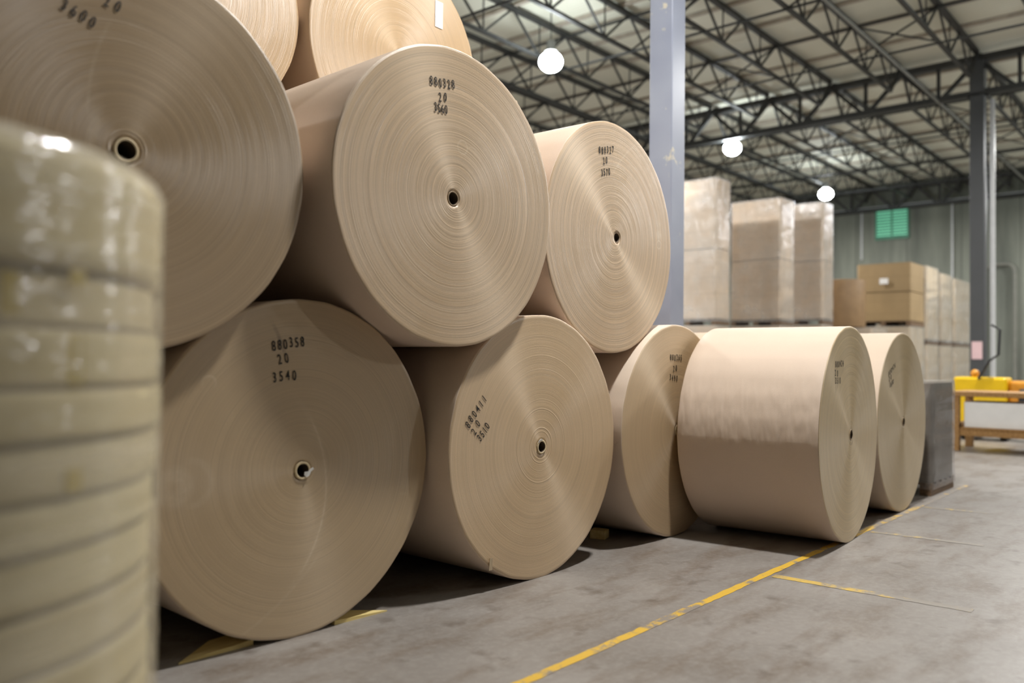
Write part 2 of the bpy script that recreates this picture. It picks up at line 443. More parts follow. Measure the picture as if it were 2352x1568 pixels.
for x, lb in ((7.05, 'dark steel truss girder over the blue-grey pillar'), (19.9, 'dark steel truss girder crossing the hall at the dark column'), (32.7, 'dark steel truss girder along the top of the far wall')):
    make_girder(x, lb)
# purlins under the deck and bridging lines between joists
pu = None; k = 0; xs = []
x = 9.3
while x < 32.4:
    if abs(x-19.9) > .35: xs.append(x)
    x += 1.285
ya, yb = JY[0]-1.5, JY[-1]+1.2
for x in xs:
    if pu is None:
        bm = bmesh.new(); add_box(bm, (-.05, ya, GT+.072), (.05, yb, DZ-.001)); pu = obj('roof_purlin', bm, M['purlin']); o = pu
    else:
        o = pu.copy(); C.objects.link(o)
    o.location.x = x
    j = sum(1 for q in xs if 19.9 < q < x) if x > 19.9 else sum(1 for q in xs if x < q < 19.9)
    tag(o, 'purlin under the roof, %s one %s the girder at the dark column' % (ORD[j], 'beyond' if x > 19.9 else 'this side of'), 'purlin', 'purlins under the roof deck')
br = None
for i, x in enumerate((10.3, 13.5, 16.7, 23.1, 26.3, 29.5)):
    if br is None:
        br = empty('joist_bridging')
        bm = bmesh.new(); add_bar(bm, (0, ya, GT-.02), (0, yb, GT-.02), .045, .04); obj('upper_rod', bm, M['steel'], br)
        bm = bmesh.new(); add_bar(bm, (0, ya, GT-JD-.03), (0, yb, GT-JD-.03), .035, .035); obj('lower_rod', bm, M['steel'], br)
        for y in JY[:-1:2]:
            bm = bmesh.new(); add_bar(bm, (0, y, GT-JD), (0, y+1.55, GT), .03); add_bar(bm, (.035, y, GT), (.035, y+1.55, GT-JD), .03)
            obj('cross_brace', bm, M['steel'], br)
        o = br
    else: o = dup(br)
    o.location = (x, 0, 0)
    tag(o, 'thin dark steel bridging tying the roof joists together, %s one %s the girder' % (ORD[2-i] if i < 3 else ORD[i-3], 'this side of' if i < 3 else 'beyond'), 'bridging', 'bridging between the roof joists')

# pale sprinkler main between the joists
M['grey_pipe'] = plain('grey_pipe_paint', s2l(120, 120, 112), .5)
bm = bmesh.new(); add_tube(bm, [(8.0, 4.86, 6.98), (32.5, 4.86, 6.98)], .027); tag(obj('sprinkler_pipe', bm, M['grey_pipe']), 'grey pipe running under the roof joists just left of the dark column', 'pipe')
bm = bmesh.new(); add_tube(bm, [(WX-.12, 2.0, 7.13), (WX-.12, 12.5, 7.13)], .035); tag(obj('sprinkler_pipe', bm, M['pipe']), 'thin horizontal pipe along the far wall below the roof', 'pipe')
bm = bmesh.new()
pts = [(WX-.1, 6.55, .0), (WX-.1, 6.55, 4.45)] + [(WX-.1, 6.55-.25*(1-math.cos(a)), 4.45+.25*math.sin(a)) for a in (R(30), R(60), R(90))] + [(WX-.1, 5.9, 4.7)] + [(WX-.1, 5.9-.25*math.sin(a), 4.7-.25*(1-math.cos(a))) for a in (R(30), R(60), R(90))] + [(WX-.1, 5.65, 0)]
add_tube(bm, pts, .05); tag(obj('bent_pipe', bm, M['grey_pipe']), 'pale pipe bent into an upside-down U on the far wall', 'pipe')
for y, z0, z1, nm in ((10.75, 5.2, 7.1, 'short pale vertical pipe on the far wall left of the green window'), (7.6, 4.0, 7.1, 'thin vertical conduit on the far wall right of the green window')):
    bm = bmesh.new(); add_tube(bm, [(WX-.09, y, z0), (WX-.09, y, z1)], .028); tag(obj('wall_conduit', bm, M['pipe']), nm, 'pipe')

# near pillar and far column
root = empty('steel_pillar', (7.05, 4.13, 0), label='blue-grey chipped square pillar standing behind the rolls', cat='pillar')
bm = bmesh.new(); add_box(bm, (-.125, -.125, .02), (.125, .125, GB), .012); obj('shaft', bm, M['pillar'], root)
bm = bmesh.new(); add_box(bm, (-.25, -.135, GB-.02), (.25, .135, GB-.001)); obj('cap_plate', bm, M['column'], root)
bm = bmesh.new(); add_box(bm, (-.17, -.16, 0), (.17, .16, .02)); obj('base_plate', bm, M['column'], root)
root = empty('steel_column', (19.9, 4.09, 0), label='dark grey steel column carrying the roof girder, pale pipe beside it', cat='column')
bm = bmesh.new(); add_box(bm, (-.14, -.14, .02), (.14, .14, GB-.07), .012); obj('shaft', bm, M['column'], root)
bm = bmesh.new(); add_box(bm, (-.2, -.16, 0), (.2, .2, .02)); obj('base_plate', bm, M['column'], root)
bm = bmesh.new(); add_box(bm, (-.06, -.2, GB-.06), (.06, .2, GB+.02)); add_box(bm, (-.14, -.14, GB-.02), (.14, .14, GT-.15)); obj('head_bracket', bm, M['column'], root)
bm = bmesh.new(); add_box(bm, (-.16, -.1, 1.35), (-.141, .1, 1.72)); obj('warning_sign', bm, M['label_pink'], root)
bm = bmesh.new(); add_tube(bm, [(20.1, 3.86, 0), (20.1, 3.86, 6.9)], .05); tag(obj('downpipe', bm, M['pipe']), 'white vertical pipe running down beside the dark grey column', 'pipe')

# high-bay lamps
def lamp(x, y, i, lb, grp):
    r0 = empty('high_bay_lamp', (x, y, LAMP_Z), label=lb, cat='lamp', group=grp)
    bm = bmesh.new(); prof = [(.001, .42), (.07, .42), (.08, .40), (.085, .26), (.12, .225), (.12, .205), (.001, .205)]
    add_lathe(bm, prof, 24); obj('housing', bm, M['hood'], r0, True)
    bm = bmesh.new(); bmesh.ops.create_uvsphere(bm, u_segments=20, v_segments=12, radius=.22)
    for v in bm.verts: v.co.z = v.co.z*.85 + .02
    obj('globe', bm, M['globe'], r0, True)
    bm = bmesh.new(); add_tube(bm, [(0, 0, .42), (0, 0, DZ-LAMP_Z)], .012, 6); obj('hanger', bm, M['steel'], r0)
    ld = bpy.data.lights.new('lamp_light', 'AREA'); ld.shape = 'DISK'; ld.size = .42; ld.energy = LAMP_W; ld.color = LAMP_TINT
    lo = bpy.data.objects.new('lamp_light', ld); C.objects.link(lo); lo.parent = r0; lo.location = (0, 0, -.2)
vis = {(13.5, 10.9): (12.22, 9.65, 'bright white high-bay lamp left of the blue-grey pillar'), (21.6, 10.9): (20.19, 9.88, 'bright white high-bay lamp just right of the blue-grey pillar'), (29.8, 10.9): (27.63, 10.18, 'bright white high-bay lamp farthest off, above the wrapped pallets')}
for i, (x, y) in enumerate(LAMP_XY):
    if (x, y) in vis: a = vis[(x, y)]; lamp(a[0], a[1], i, a[2], None)
    else:
        row = {10.9: 'in the row of visible lamps', 1.6: 'in the row over the yellow line', 20.5: 'in the row far left of the pile', -7.5: 'in the unseen fill row right of the aisle'}[y]
        j = sorted(a for a, b in LAMP_XY if b == y).index(x)
        lamp(x, y, i, '%s high-bay lamp %s, outside the photo' % (ORD[j], row), 'high-bay lamps outside the photo')

# ------------------------------------------------------------------ stamped numbers
def glyphs(txt, h, pitch, jit=.0, narrow=.66, bold=.005, lean=0):
    """one mesh of the row of digits, centred, lying in local XY, facing +Z"""
    out = bmesh.new(); n = len(txt)
    for i, ch in enumerate(txt):
        cu = bpy.data.curves.new('g', 'FONT'); cu.body = ch; cu.align_x = 'CENTER'; cu.size = 1; cu.offset = bold; cu.extrude = .01
        cu.resolution_u = 4
        ob = bpy.data.objects.new('g', cu); C.objects.link(ob)
        dg = bpy.context.evaluated_depsgraph_get(); me = bpy.data.meshes.new_from_object(ob.evaluated_get(dg))
        tmp = bmesh.new(); tmp.from_mesh(me)
        s = h/.73
        dy = random.uniform(-jit, jit); da = random.uniform(-.05, .05) - R(lean)
        for v in tmp.verts:
            x, y = v.co.x*s*narrow, (v.co.y-.36)*s
            x, y = x*math.cos(da)-y*math.sin(da), x*math.sin(da)+y*math.cos(da)
            v.co = Vector((x + (i-(n-1)/2)*pitch, y+dy, v.co.z*.04))
        tmp.to_mesh(me); tmp.free(); out.from_mesh(me)
        C.objects.unlink(ob); bpy.data.objects.remove(ob); bpy.data.curves.remove(cu); bpy.data.meshes.remove(me)
    return out

# ------------------------------------------------------------------ paper rolls
RING_SEG = 144
def roll(X, Y, Z, yaw, L, label, cat='paper roll', group=None, rad=.75, mat=None, stamps=(), core=(0, 0), core_r=(.041, .030), seed=1, cprot=.006, front=True, seg=RING_SEG, coremat='core'):
    rnd = random.Random(seed)
    root = empty('paper_roll', (X, Y, Z-rad), (R(90), 0, R(yaw)), label, cat, group)
    up = (0, rad, 0)
    cx, cy = core
    prof = [(core_r[0], -L)]
    n = 60 if front else 10
    prof2 = [(core_r[0], -.012)]
    zprev = 0
    for i in range(n+1):
        r = core_r[0] + .004 + (rad-.011-core_r[0])*(i/n)
        z = zprev*.5 + rnd.gauss(0, .00014)
        if rnd.random() < .06: z += rnd.choice((-1, 1))*.0004
        zprev = z
        prof2.append((r, z))
    bevel = [(rad-.004, -.0015), (rad-.0012, -.004), (rad, -.008)]
    side = [(rad, -L*f) for f in (.1, .3, .5, .7, .9)] + [(rad, -L+.008), (rad-.005, -L+.001), (rad-.02, -L)]
    full = prof2 + bevel + side + [(core_r[0], -L)]
    ph = [rnd.uniform(0, 6.28) for _ in range(6)]; am = [rnd.uniform(.0006, .0022) for _ in range(6)]
    fr = (2, 3, 5, 11, 19, 31)
    def wob(a, r):
        k = max(0, (r-.5*rad)/(.5*rad))
        return k*sum(am[j]*(.35 if j > 2 else 1)*math.sin(fr[j]*a+ph[j]) for j in range(6)) - k*.001
    bm = bmesh.new()
    rings = []
    for (r, z) in full:
        ring = []
        k = 1 - min(1, max(0, (r-core_r[0])/(rad-core_r[0])))
        for q in range(seg):
            a = 2*math.pi*q/seg; rr = r + wob(a, r)
            ring.append(bm.verts.new((rr*math.cos(a)+cx*k, rr*math.sin(a)+cy*k, z)))
        rings.append(ring)
    for a, b in list(zip(rings, rings[1:])) + [(rings[-1], rings[0])]:
        for q in range(seg): bm.faces.new((a[q], b[q], b[(q+1) % seg], a[(q+1) % seg]))
    bmesh.ops.recalc_face_normals(bm, faces=bm.faces)
    obj('paper_winding', bm, mat, root, True, up)
    bm = bmesh.new(); ro, ri = core_r
    add_lathe(bm, [(ro-.0005, -L+.01), (ro-.0005, cprot-.001), (ro-.0015, cprot), (ri+.001, cprot), (ri, cprot-.001), (ri, -L+.01)], 40, closed=True, centre=(cx, cy), wob=lambda a, r: .0006*math.sin(3*a+seed))
    bmesh.ops.recalc_face_normals(bm, faces=bm.faces)
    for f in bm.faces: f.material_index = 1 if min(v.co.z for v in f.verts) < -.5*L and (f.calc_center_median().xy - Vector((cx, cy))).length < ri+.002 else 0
    ct = obj('core_tube', bm, M[coremat], root, True, up); ct.data.materials.append(M['bore_shade'])
    for (txt, x, y, ang, ln, h, *lean) in stamps:
        pitch = ln/(len(txt)-1)
        g = glyphs(txt, h, pitch, jit=.0035, lean=lean[0] if lean else 0)
        o = obj('stamped_number', g, M['ink'], root); o.location = (x, rad+y, .0026); o.rotation_euler = (0, 0, R(ang))
        random.seed(seed*31+len(txt))
    return root

def flake(root, rad, ang, size=.03, name='torn_edge', z=-.01, mat=None, out=.012):
    """small ragged tongue of paper standing off the rim"""
    bm = bmesh.new(); n = 7; a0 = R(ang); top = []; bot = []
    for i in range(n+1):
        a = a0 + (i/n-.5)*size/rad
        e = out*math.sin(math.pi*i/n)*random.uniform(.5, 1.2)
        for (lst, dz) in ((top, 0), (bot, -.003)):
            lst.append((bm.verts.new(((rad-.004)*math.cos(a), rad+(rad-.004)*math.sin(a), z+dz)), bm.verts.new(((rad+e)*math.cos(a), rad+(rad+e)*math.sin(a), z+dz-.004))))
    for i in range(n):
        bm.faces.new((top[i][0], top[i][1], top[i+1][1], top[i+1][0])); bm.faces.new((bot[i+1][0], bot[i+1][1], bot[i][1], bot[i][0]))
        bm.faces.new((top[i][1], bot[i][1], bot[i+1][1], top[i+1][1])); bm.faces.new((top[i+1][0], bot[i+1][0], bot[i][0], top[i][0]))
    bm.faces.new((top[0][0], bot[0][0], bot[0][1], top[0][1])); bm.faces.new((top[n][1], bot[n][1], bot[n][0], top[n][0]))
    return obj(name, bm, mat or M['torn'], root)

def tab(root, pts, name, mat, z=.006, th=.002):
    """flat torn scrap: outline in local face coordinates"""
    bm = bmesh.new(); rad = .75
    t_ = [bm.verts.new((x, rad+y, z+dz)) for x, y, dz in pts]; b_ = [bm.verts.new((x, rad+y, z+dz-th)) for x, y, dz in pts]
    bm.faces.new(t_); bm.faces.new(b_[::-1])
    for i in range(len(t_)):
        j = (i+1) % len(t_); bm.faces.new((t_[i], b_[i], b_[j], t_[j]))
    bmesh.ops.recalc_face_normals(bm, faces=bm.faces)
    return obj(name, bm, mat, root)

BIG = 2.0
# tier one, front row
m358 = paper('paper_358', (.94, .93, .88), .45, seed=1.3, scuffs=[
    (-.46, -.10, .592, .007, .02, .2, -.5, .2, .3, 0), (-.46, -.10, .592, .02, -.06, .2, -.55, .3, .08, 0), (-.72, .33, 1.1, .01, -.3, .1, -.72, -.35, .12, 0),
    (-.59, -.03, .05, .045, -.72, -.4, -.2, .12, .2, 0), (-.52, -.02, .09, .02, -.53, -.38, -.2, .12, .14, 0), (-.57, -.03, .03, .006, -.56, -.5, -.05, .02, .2, 0),
    (-.9, .2, .86, .012, -.16, -.08, .5, .64, .5, 1), (-.45, .38, .03, .008, -.5, -.35, .38, .5, .35, 0)])
r = roll(2.228, 3.154, .75, -1.2, 1.17, 'big dark-shaded roll on the floor stamped 880358, torn white scrap at its core', mat=m358, seed=358, core=(.002, -.015),
     stamps=[('880358', -.081, .553, 8, .147, .046), ('20', -.106, .484, 10, .035, .046), ('3540', -.097, .407, 5, .100, .046)])
tab(r, [(.010, -.036, 0), (.018, -.046, .004), (.030, -.040, .008), (.040, -.022, .008), (.052, -.012, .012), (.050, -.004, .010), (.036, -.010, .006), (.028, -.020, .006), (.012, -.022, 0)], 'torn_core_scrap', M['white_card'])
m411 = paper('paper_411', (1.22, 1.19, 1.14), .55, seed=4.1, ridges=[(.085, .006, .9), (.105, .005, 1.2), (.15, .004, .5), (.215, .004, .8), (.27, .003, .35), (.44, .002, .4), (.52, .002, .35)], scuffs=[(-.05, -.9, .52, .004, -.09, .03, -.6, -.3, .2, 0)])
r = roll(3.746, 3.004, .75, .09, 1.32, 'roll on the floor with slanted stamp 880411, ridged rings around its core', mat=m411, seed=411, core=(.002, -.008),
     stamps=[('880411', -.549, .218, 46, .181, .046), ('20', -.55, .134, 48, .051, .046), ('3510', -.491, .107, 48, .085, .046)])
tab(r, [(-.034, .016, 0), (-.030, .030, .004), (-.012, .040, .006), (.004, .036, .006), (-.004, .026, .004), (-.012, .030, .003), (-.020, .020, 0)], 'torn_core_scrap', M['white_card'])
tab(r, [(-.437, -.632, 0), (-.412, -.632, .002), (-.414, -.568, .004), (-.434, -.566, .004)], 'paper_tab', M['torn'], z=.004)
m265 = paper('paper_265', (1.14, 1.13, 1.1), .45, seed=2.65)
roll(5.309, 3.012, .75, 1.54, 1.3, 'roll on the floor stamped 880265, half hidden behind the lone lying roll', mat=m265, seed=265, core=(.01, 0),
     stamps=[('880265', -.028, .517, -.5, .155, .044), ('20', -.041, .441, 0, .036, .044), ('3490', -.062, .373, -3, .096, .044)])
# tier two, front row
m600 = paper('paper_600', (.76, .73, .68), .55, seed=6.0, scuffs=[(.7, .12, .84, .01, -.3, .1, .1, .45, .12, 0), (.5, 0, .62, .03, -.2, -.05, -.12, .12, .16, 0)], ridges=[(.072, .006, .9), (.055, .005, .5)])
roll(1.397, 3.096, 2.004, -3.48, 1.2, 'huge dark-shaded roll resting upper left, stamp 3600 at the top edge of the photo', mat=m600, seed=600, core=(-.004, -.006), core_r=(.046, .035),
     stamps=[('3600', -.177, .451, -18, .100, .046), ('20', -.061, .526, -14, .039, .046)])
m328 = paper('paper_328', (1.1, 1.07, 1.05), 1.15, seed=3.28, scuffs=[(.045, .262, .034, .006, 0, .09, .2, .32, .4, 0), (.11, .235, .04, .005, .08, .2, .25, .33, .3, 0)])
r = roll(2.978, 2.952, 2.05, -1.25, 1.33, 'large central roll stamped 880328, resting on two floor rolls', mat=m328, seed=328, core=(-.017, -.008), core_r=(.038, .031), coremat='core_brown', cprot=.001,
     stamps=[('880328', -.102, .555, 7, .148, .046), ('20', -.099, .484, 3, .036, .046), ('3560', -.11, .426, 4, .070, .046)])
for an, s_, o_ in ((52, .05, .012), (38, .06, .01), (28, .03, .014), (20, .04, .008)): flake(r, .75, an, s_, out=o_)
m327 = paper('paper_327', (1.08, 1.04, 1.01), 1.35, seed=3.27, scuffs=[(.9, -.35, 1.2, .01, -.06, .3, .42, .76, .22, 0), (.579, .02, .028, .006, .5, .7, -.06, .12, .5, 0), (.579, .09, .0, .05, .5, .7, .0, .25, .4, 0), (.575, .17, .0, .04, .5, .7, .1, .3, .25, 0)])
r = roll(4.535, 3.043, 2.037, 1.25, 1.25, 'roll with stamp 880327 in front of the blue-grey pillar', mat=m327, seed=327, core=(.033, .005), core_r=(.036, .030), cprot=-.002, coremat='core_brown',
     stamps=[('880327', -.104, .554, 12, .158, .046, 9), ('20', -.117, .486, 14, .034, .046, 10), ('3570', -.11, .41, 12, .086, .046, 8)])
for an, s_, o_ in ((45, .04, .012), (30, .06, .01), (12, .05, .008)): flake(r, .75, an, s_, out=o_)
# front rolls over the yellow line
m424 = paper('paper_424', (1.06, 1.03, 1.0), .8, seed=4.24, dimple=(0, 1), etint=(1.2, 1.26, 1.12))
roll(5.976, 2.023, .75, 4.26, .965, 'lone lying roll nearest the aisle, curved side facing us, stamped 880424', mat=m424, seed=424, core=(.0, -.01), core_r=(.038, .031), coremat='core_brown', cprot=.003,
     stamps=[('880424', -.296, .485, 2, .177, .044, 2), ('20', -.368, .424, 0, .051, .044), ('3510', -.332, .371, 0, .103, .044)])
m428 = paper('paper_428', (1.03, 1.02, .98), .3, seed=4.28, etint=(1.06, 1.1, 1.0))
r = roll(7.505, 2.108, .75, 1.56, .95, 'rightmost lying roll stamped 880426, beside the grey wrapped pallet', mat=m428, seed=428, core_r=(.038, .031), coremat='core_brown', cprot=.003,
     stamps=[('880426', -.356, .442, 21, .190, .042, 19), ('20', -.406, .372, 15, .052, .042, 14), ('3600', -.362, .329, 17, .092, .042, 15)])
for an, s_, o_ in ((50, .05, .016), (35, .05, .014), (20, .04, .012)): flake(r, .75, an, s_, out=o_)
# rolls behind
mb = paper('paper_back', (1.12, 1.05, .96), .6, seed=9.1)
mb2 = paper('paper_back_pale', (1.06, .99, .88), .6, seed=12.1)
roll(6.87, 3.1, .75, 0, .84, 'roll in the floor row whose pale top shows behind the lone lying roll', mat=mb, seed=11)
roll(.575, 3.22, .75, -2, 1.1, 'roll in the floor row hidden behind the film-wrapped stack', mat=mb, seed=12)
RB = .745; Yb = 4.42
for i, x in enumerate((.765, 2.28, 3.795, 5.31)):
    roll(x, Yb, RB, 0, 1.0, 'shaded second-row floor roll behind the %s' % ('film-wrapped stack', 'big dark roll with a torn core scrap', 'roll with the slanted stamp', 'half-hidden stamped floor roll')[i], mat=mb, seed=20+i, rad=RB, front=False, seg=72, group='floor rolls of the shaded second row')
for i, x in enumerate((1.5225, 3.0375, 4.5525)):
    roll(x, Yb, RB+1.283, 0, 1.0, 'shaded second-row roll in the middle layer behind the %s' % ('huge upper-left roll', 'large central roll', 'roll next to the pillar')[i], mat=mb, seed=30+i, rad=RB, front=False, seg=72, group='middle rolls of the shaded second row')
roll(2.275, 4.38, RB+2.566, 0, 1.05, 'pale roll on top of the pile, left of the one with a white label', mat=mb2, seed=41, rad=RB)
r = roll(3.80, 4.32, RB+2.566, 0, 1.1, 'pale roll on top of the pile with a white label at the photo top', mat=mb2, seed=42, rad=RB)
bm = bmesh.new(); add_box(bm, (.325, RB+.31, .003), (.40, RB+.50, .005)); obj('white_label', bm, M['white_card'], r)
for an, s_, o_ in ((25, .07, .012), (14, .06, .012), (6, .05, .01)): flake(r, RB, an, s_, out=o_)

# wooden chocks
def wedge(x0, x1, y0, y1, h, yaw, label):
    """thin wedge, tip at x0, thick end at x1 (local), skewed tip"""
    bm = bmesh.new(); L = x1-x0; d = y1-y0
    a = [bm.verts.new(p) for p in ((0, 0, 0), (abs(L), 0, 0), (abs(L), d, 0), (abs(L)*.6, d, 0))]
    hh = lambda f: .006+h*f
    b = [bm.verts.new(p) for p in ((0, 0, hh(0)), (abs(L), 0, hh(1)), (abs(L), d, hh(1)), (abs(L)*.6, d, hh(.6)))]
    if L < 0:
        for v in a+b: v.co.x *= -1
    bm.faces.new(a[::-1]); bm.faces.new(b)
    for i in range(4): bm.faces.new((a[i], a[(i+1) % 4], b[(i+1) % 4], b[i]))
    bmesh.ops.recalc_face_normals(bm, faces=bm.faces)
    o = obj('wooden_wedge', bm, M['wood']); o.location = (x0, y0, 0); o.rotation_euler = (0, 0, R(yaw))
    tag(o, label, 'wedge')
wedge(1.70, 2.03, 3.22, 3.36, .018, -2.8, 'pale wooden wedge under the left side of the roll stamped 880358')
wedge(2.735, 2.43, 3.15, 3.29, .014, -2.8, 'pale wooden wedge under the right side of the roll stamped 880358')
bm = bmesh.new(); add_box(bm, (-.05, -.05, 0), (.05, .06, .06), .004); o = obj('wooden_block', bm, M['wood']); o.location = (4.86, 3.36, 0); o.rotation_euler = (0, 0, .3)
tag(o, 'small wooden block on the floor between rolls 880411 and 880265', 'block')

# ------------------------------------------------------------------ foreground: film-wrapped stack of narrow paper discs
SR = .6
root = empty('wrapped_disc_stack', (.327, 2.014, 0), label='blurred stack of paper discs wrapped in clear film at the left edge', cat='wrapped stack')
bm = bmesh.new()
for k in range(7):
    x = -.55 + k*.183
    if k % 3 != 1 or True: add_box(bm, (x-.05, -.55, .1), (x+.05, .55, .12))
for y in (-.5, 0, .5): add_box(bm, (-.6, y-.04, 0), (.6, y+.04, .1))
obj('pallet', bm, M['pallet'], root)
tops = [.12, .24, .34, .43, .53, .62, .72, .82, .915, 1.0, 1.095, 1.184, 1.285, 1.375, 1.60]
mdisc = paper('disc_paper', (1.25, 1.26, .92), .6, seed=7.7, etint=(.4, .38, .36), aniso=0)  # end faces darkened to paint the shade in grooves between discs
mdisc2 = paper('disc_paper_grey', (1.15, 1.18, .9), .6, seed=8.7, etint=(.4, .38, .36), aniso=0)
rnd = random.Random(5)
for i, (z0, z1) in enumerate(zip(tops, tops[1:])):
    rr = SR - .006 + rnd.uniform(-.012, .004); bv = .013
    if i == len(tops)-2: rr = SR-.006; bv = .045
    bm = bmesh.new()
    pr = [(.06, z0+.002), (rr-bv*.5, z0+.002), (rr-.001, z0+bv*.6), (rr, z0+bv*1.2), (rr, z0+bv*2), (rr, z1-bv*2), (rr, z1-bv), (rr-bv*.3, z1-bv*.3), (rr-bv, z1), (.06, z1)]
    add_lathe(bm, pr, 96, closed=True, centre=(rnd.uniform(-.004, .004), rnd.uniform(-.004, .004)), wob=(lambda a, r, s=i: .002*math.sin(3*a+s) if r > .3 else 0))
    bmesh.ops.recalc_face_normals(bm, faces=bm.faces)
    obj('paper_disc', bm, mdisc if i % 3 else mdisc2, root, True)
# yellow tapes under the film, on the side facing the camera
def side_patch(root, name, mat, ang, wa, z0, z1, r, th=.002):
    bm = bmesh.new(); n = 8; vi = []
    for i in range(n+1):
        a = R(ang) + (i/n-.5)*wa/r
        vi.append([bm.verts.new((rr*math.cos(a), rr*math.sin(a), z)) for rr in (r, r+th) for z in (z0, z1)])
    for p, q in zip(vi, vi[1:]):
        for a, b in ((0, 1), (1, 3), (3, 2), (2, 0)): bm.faces.new((p[a], p[b], q[b], q[a]))
    bm.faces.new([vi[0][k] for k in (0, 1, 3, 2)]); bm.faces.new([vi[-1][k] for k in (2, 3, 1, 0)])
    bmesh.ops.recalc_face_normals(bm, faces=bm.faces)
    return obj(name, bm, mat, root)
mt = plain('yellow_tape', s2l(196, 172, 66), .5)
for z0, z1 in ((1.19, 1.275), (1.11, 1.18), (1.01, 1.05), (1.36, 1.385)):
    side_patch(root, 'yellow_tape', mt, -64, .035, z0, z1, SR-.004)
side_patch(root, 'yellow_tape', mt, -76, .03, 1.30, 1.37, SR-.004)
side_patch(root, 'brown_tape', plain('brown_tape', s2l(140, 118, 86), .5), -20, .06, .93, .99, SR-.004)
lab = side_patch(root, 'printed_label', M['white_card'], 13, .09, 1.19, 1.29, SR+.006)
bm = bmesh.new()
for k in range(3):
    for z in (1.21, 1.235, 1.26):
        a = R(10)+k*R(2.6); rr = SR+.0085
        add_box(bm, (rr*math.cos(a)-.001, rr*math.sin(a)-.008, z), (rr*math.cos(a)+.001, rr*math.sin(a)+.008, z+.012))
obj('label_print', bm, M['ink'], lab)
# film shell: overlapping wraps that bulge at each band
bm = bmesh.new(); prof = []; rnd = random.Random(9)
z = .1
while z < 1.57:
    prof.append((SR + .005 + rnd.uniform(0, .0015), z)); z += .012
prof += [(SR+.004, 1.575), (SR-.004, 1.592), (SR-.02, 1.603), (SR-.05, 1.607), (SR-.2, 1.610), (.3, 1.612), (.05, 1.614)]
def fw(a, r): return (.0012*math.sin(7*a+r*900) + .0015*math.sin(13*a+2)) if r > .5 else 0
add_lathe(bm, prof, 120, wob=fw)
bmesh.ops.recalc_face_normals(bm, faces=bm.faces)
obj('stretch_film', bm, M['film'], root, True)

# ------------------------------------------------------------------ wrapped pallet loads in the background
def rounded_shell(bm, x0, x1, y0, y1, z0, z1, r, off, amp, seed, cap=True):
    rnd = random.Random(seed); n = 5; pts = []
    for (cx, cy, a0) in ((x1-r, y1-r, 0), (x0+r, y1-r, 90), (x0+r, y0+r, 180), (x1-r, y0+r, 270)):
        for i in range(n+1):
            a = R(a0+90*i/n); pts.append((cx+(r+off)*math.cos(a), cy+(r+off)*math.sin(a)))
    nz = 14 if amp else 1; rings = []
    for k in range(nz+1):
        z = z0+(z1-z0)*k/nz
        rings.append([bm.verts.new((px+rnd.uniform(-amp, amp), py+rnd.uniform(-amp, amp), z)) for px, py in pts])
    N = len(pts)
    for a, b in zip(rings, rings[1:]):
        for k in range(N): bm.faces.new((a[k], a[(k+1) % N], b[(k+1) % N], b[k]))
    if cap: bm.faces.new(rings[0][::-1])
    bm.faces.new(rings[-1])
def load(x0, y0, wx, wy, z0, z1, label, mat='carton', film='film_far', group=None, sticker=None, seed=1, parts=1, cat='pallet load'):
    root = empty('pallet_load', (x0, y0, z0), label=label, cat=cat, group=group)
    bm = bmesh.new()
    for k in range(5): xa = k*(wx-.1)/4; add_box(bm, (xa, 0, .1), (xa+.1, wy, .12))
    for k in range(3): ya = k*(wy-.1)/2; add_box(bm, (0, ya, .02), (wx, ya+.1, .1))
    for k in range(3): ya = k*(wy-.1)/2; add_box(bm, (0, ya, 0), (wx, ya+.1, .02))
    obj('pallet', bm, M['pallet'], root)
    H = z1-z0; hs = (H-.13)/parts
    for k in range(parts):
        bm = bmesh.new(); rounded_shell(bm, 0, wx, 0, wy, .125+k*hs, .125+(k+1)*hs-.02, .05, 0, 0, seed)
        obj('carton_tier', bm, M[mat], root)
    if film:
        bm = bmesh.new(); rounded_shell(bm, 0, wx, 0, wy, .06, H-.003, .05, .02, .006, seed, cap=False)
        obj('stretch_film', bm, M[film], root)
    if sticker:
        y, z = sticker; bm = bmesh.new(); add_box(bm, (-.036, y, z), (-.032, y+.2, z+.14)); obj('shipping_label', bm, M['white_card'], root)
    return root
load(15.05, 7.70, .6, 1.25, 0, 1.97, 'film-wrapped carton load on the floor, under the tall load by the pillar', parts=2, seed=1)
load(15.05, 7.70, .6, 1.25, 1.97, 4.89, 'tall film-wrapped carton load just right of the blue-grey pillar', parts=2, seed=2)
load(16.95, 7.19, .7, 1.12, 0, 2.03, 'film-wrapped carton load on the floor, under the middle tall load', parts=2, seed=3)
load(16.95, 7.19, .7, 1.12, 2.03, 4.72, 'middle one of the three tall film-wrapped carton loads', parts=2, seed=4)
load(18.43, 6.85, .6, 1.2, 0, 2.1, 'film-wrapped carton load on the floor, under the third tall load', parts=2, seed=5)
load(18.43, 6.85, .6, 1.2, 2.1, 4.81, 'tall film-wrapped carton load left of the green window', parts=2, seed=6)
load(21.32, 5.83, 1.15, 1.25, 0, 2.15, 'pale film-wrapped load under the brown load with the white sticker', mat='carton_pale', seed=7, parts=2)
load(21.32, 5.83, 1.15, 1.25, 2.15, 3.70, 'bare brown carton load with a small white sticker below the green window', mat='carton_brown', film=None, sticker=(.5, 1.02), seed=8, parts=2)
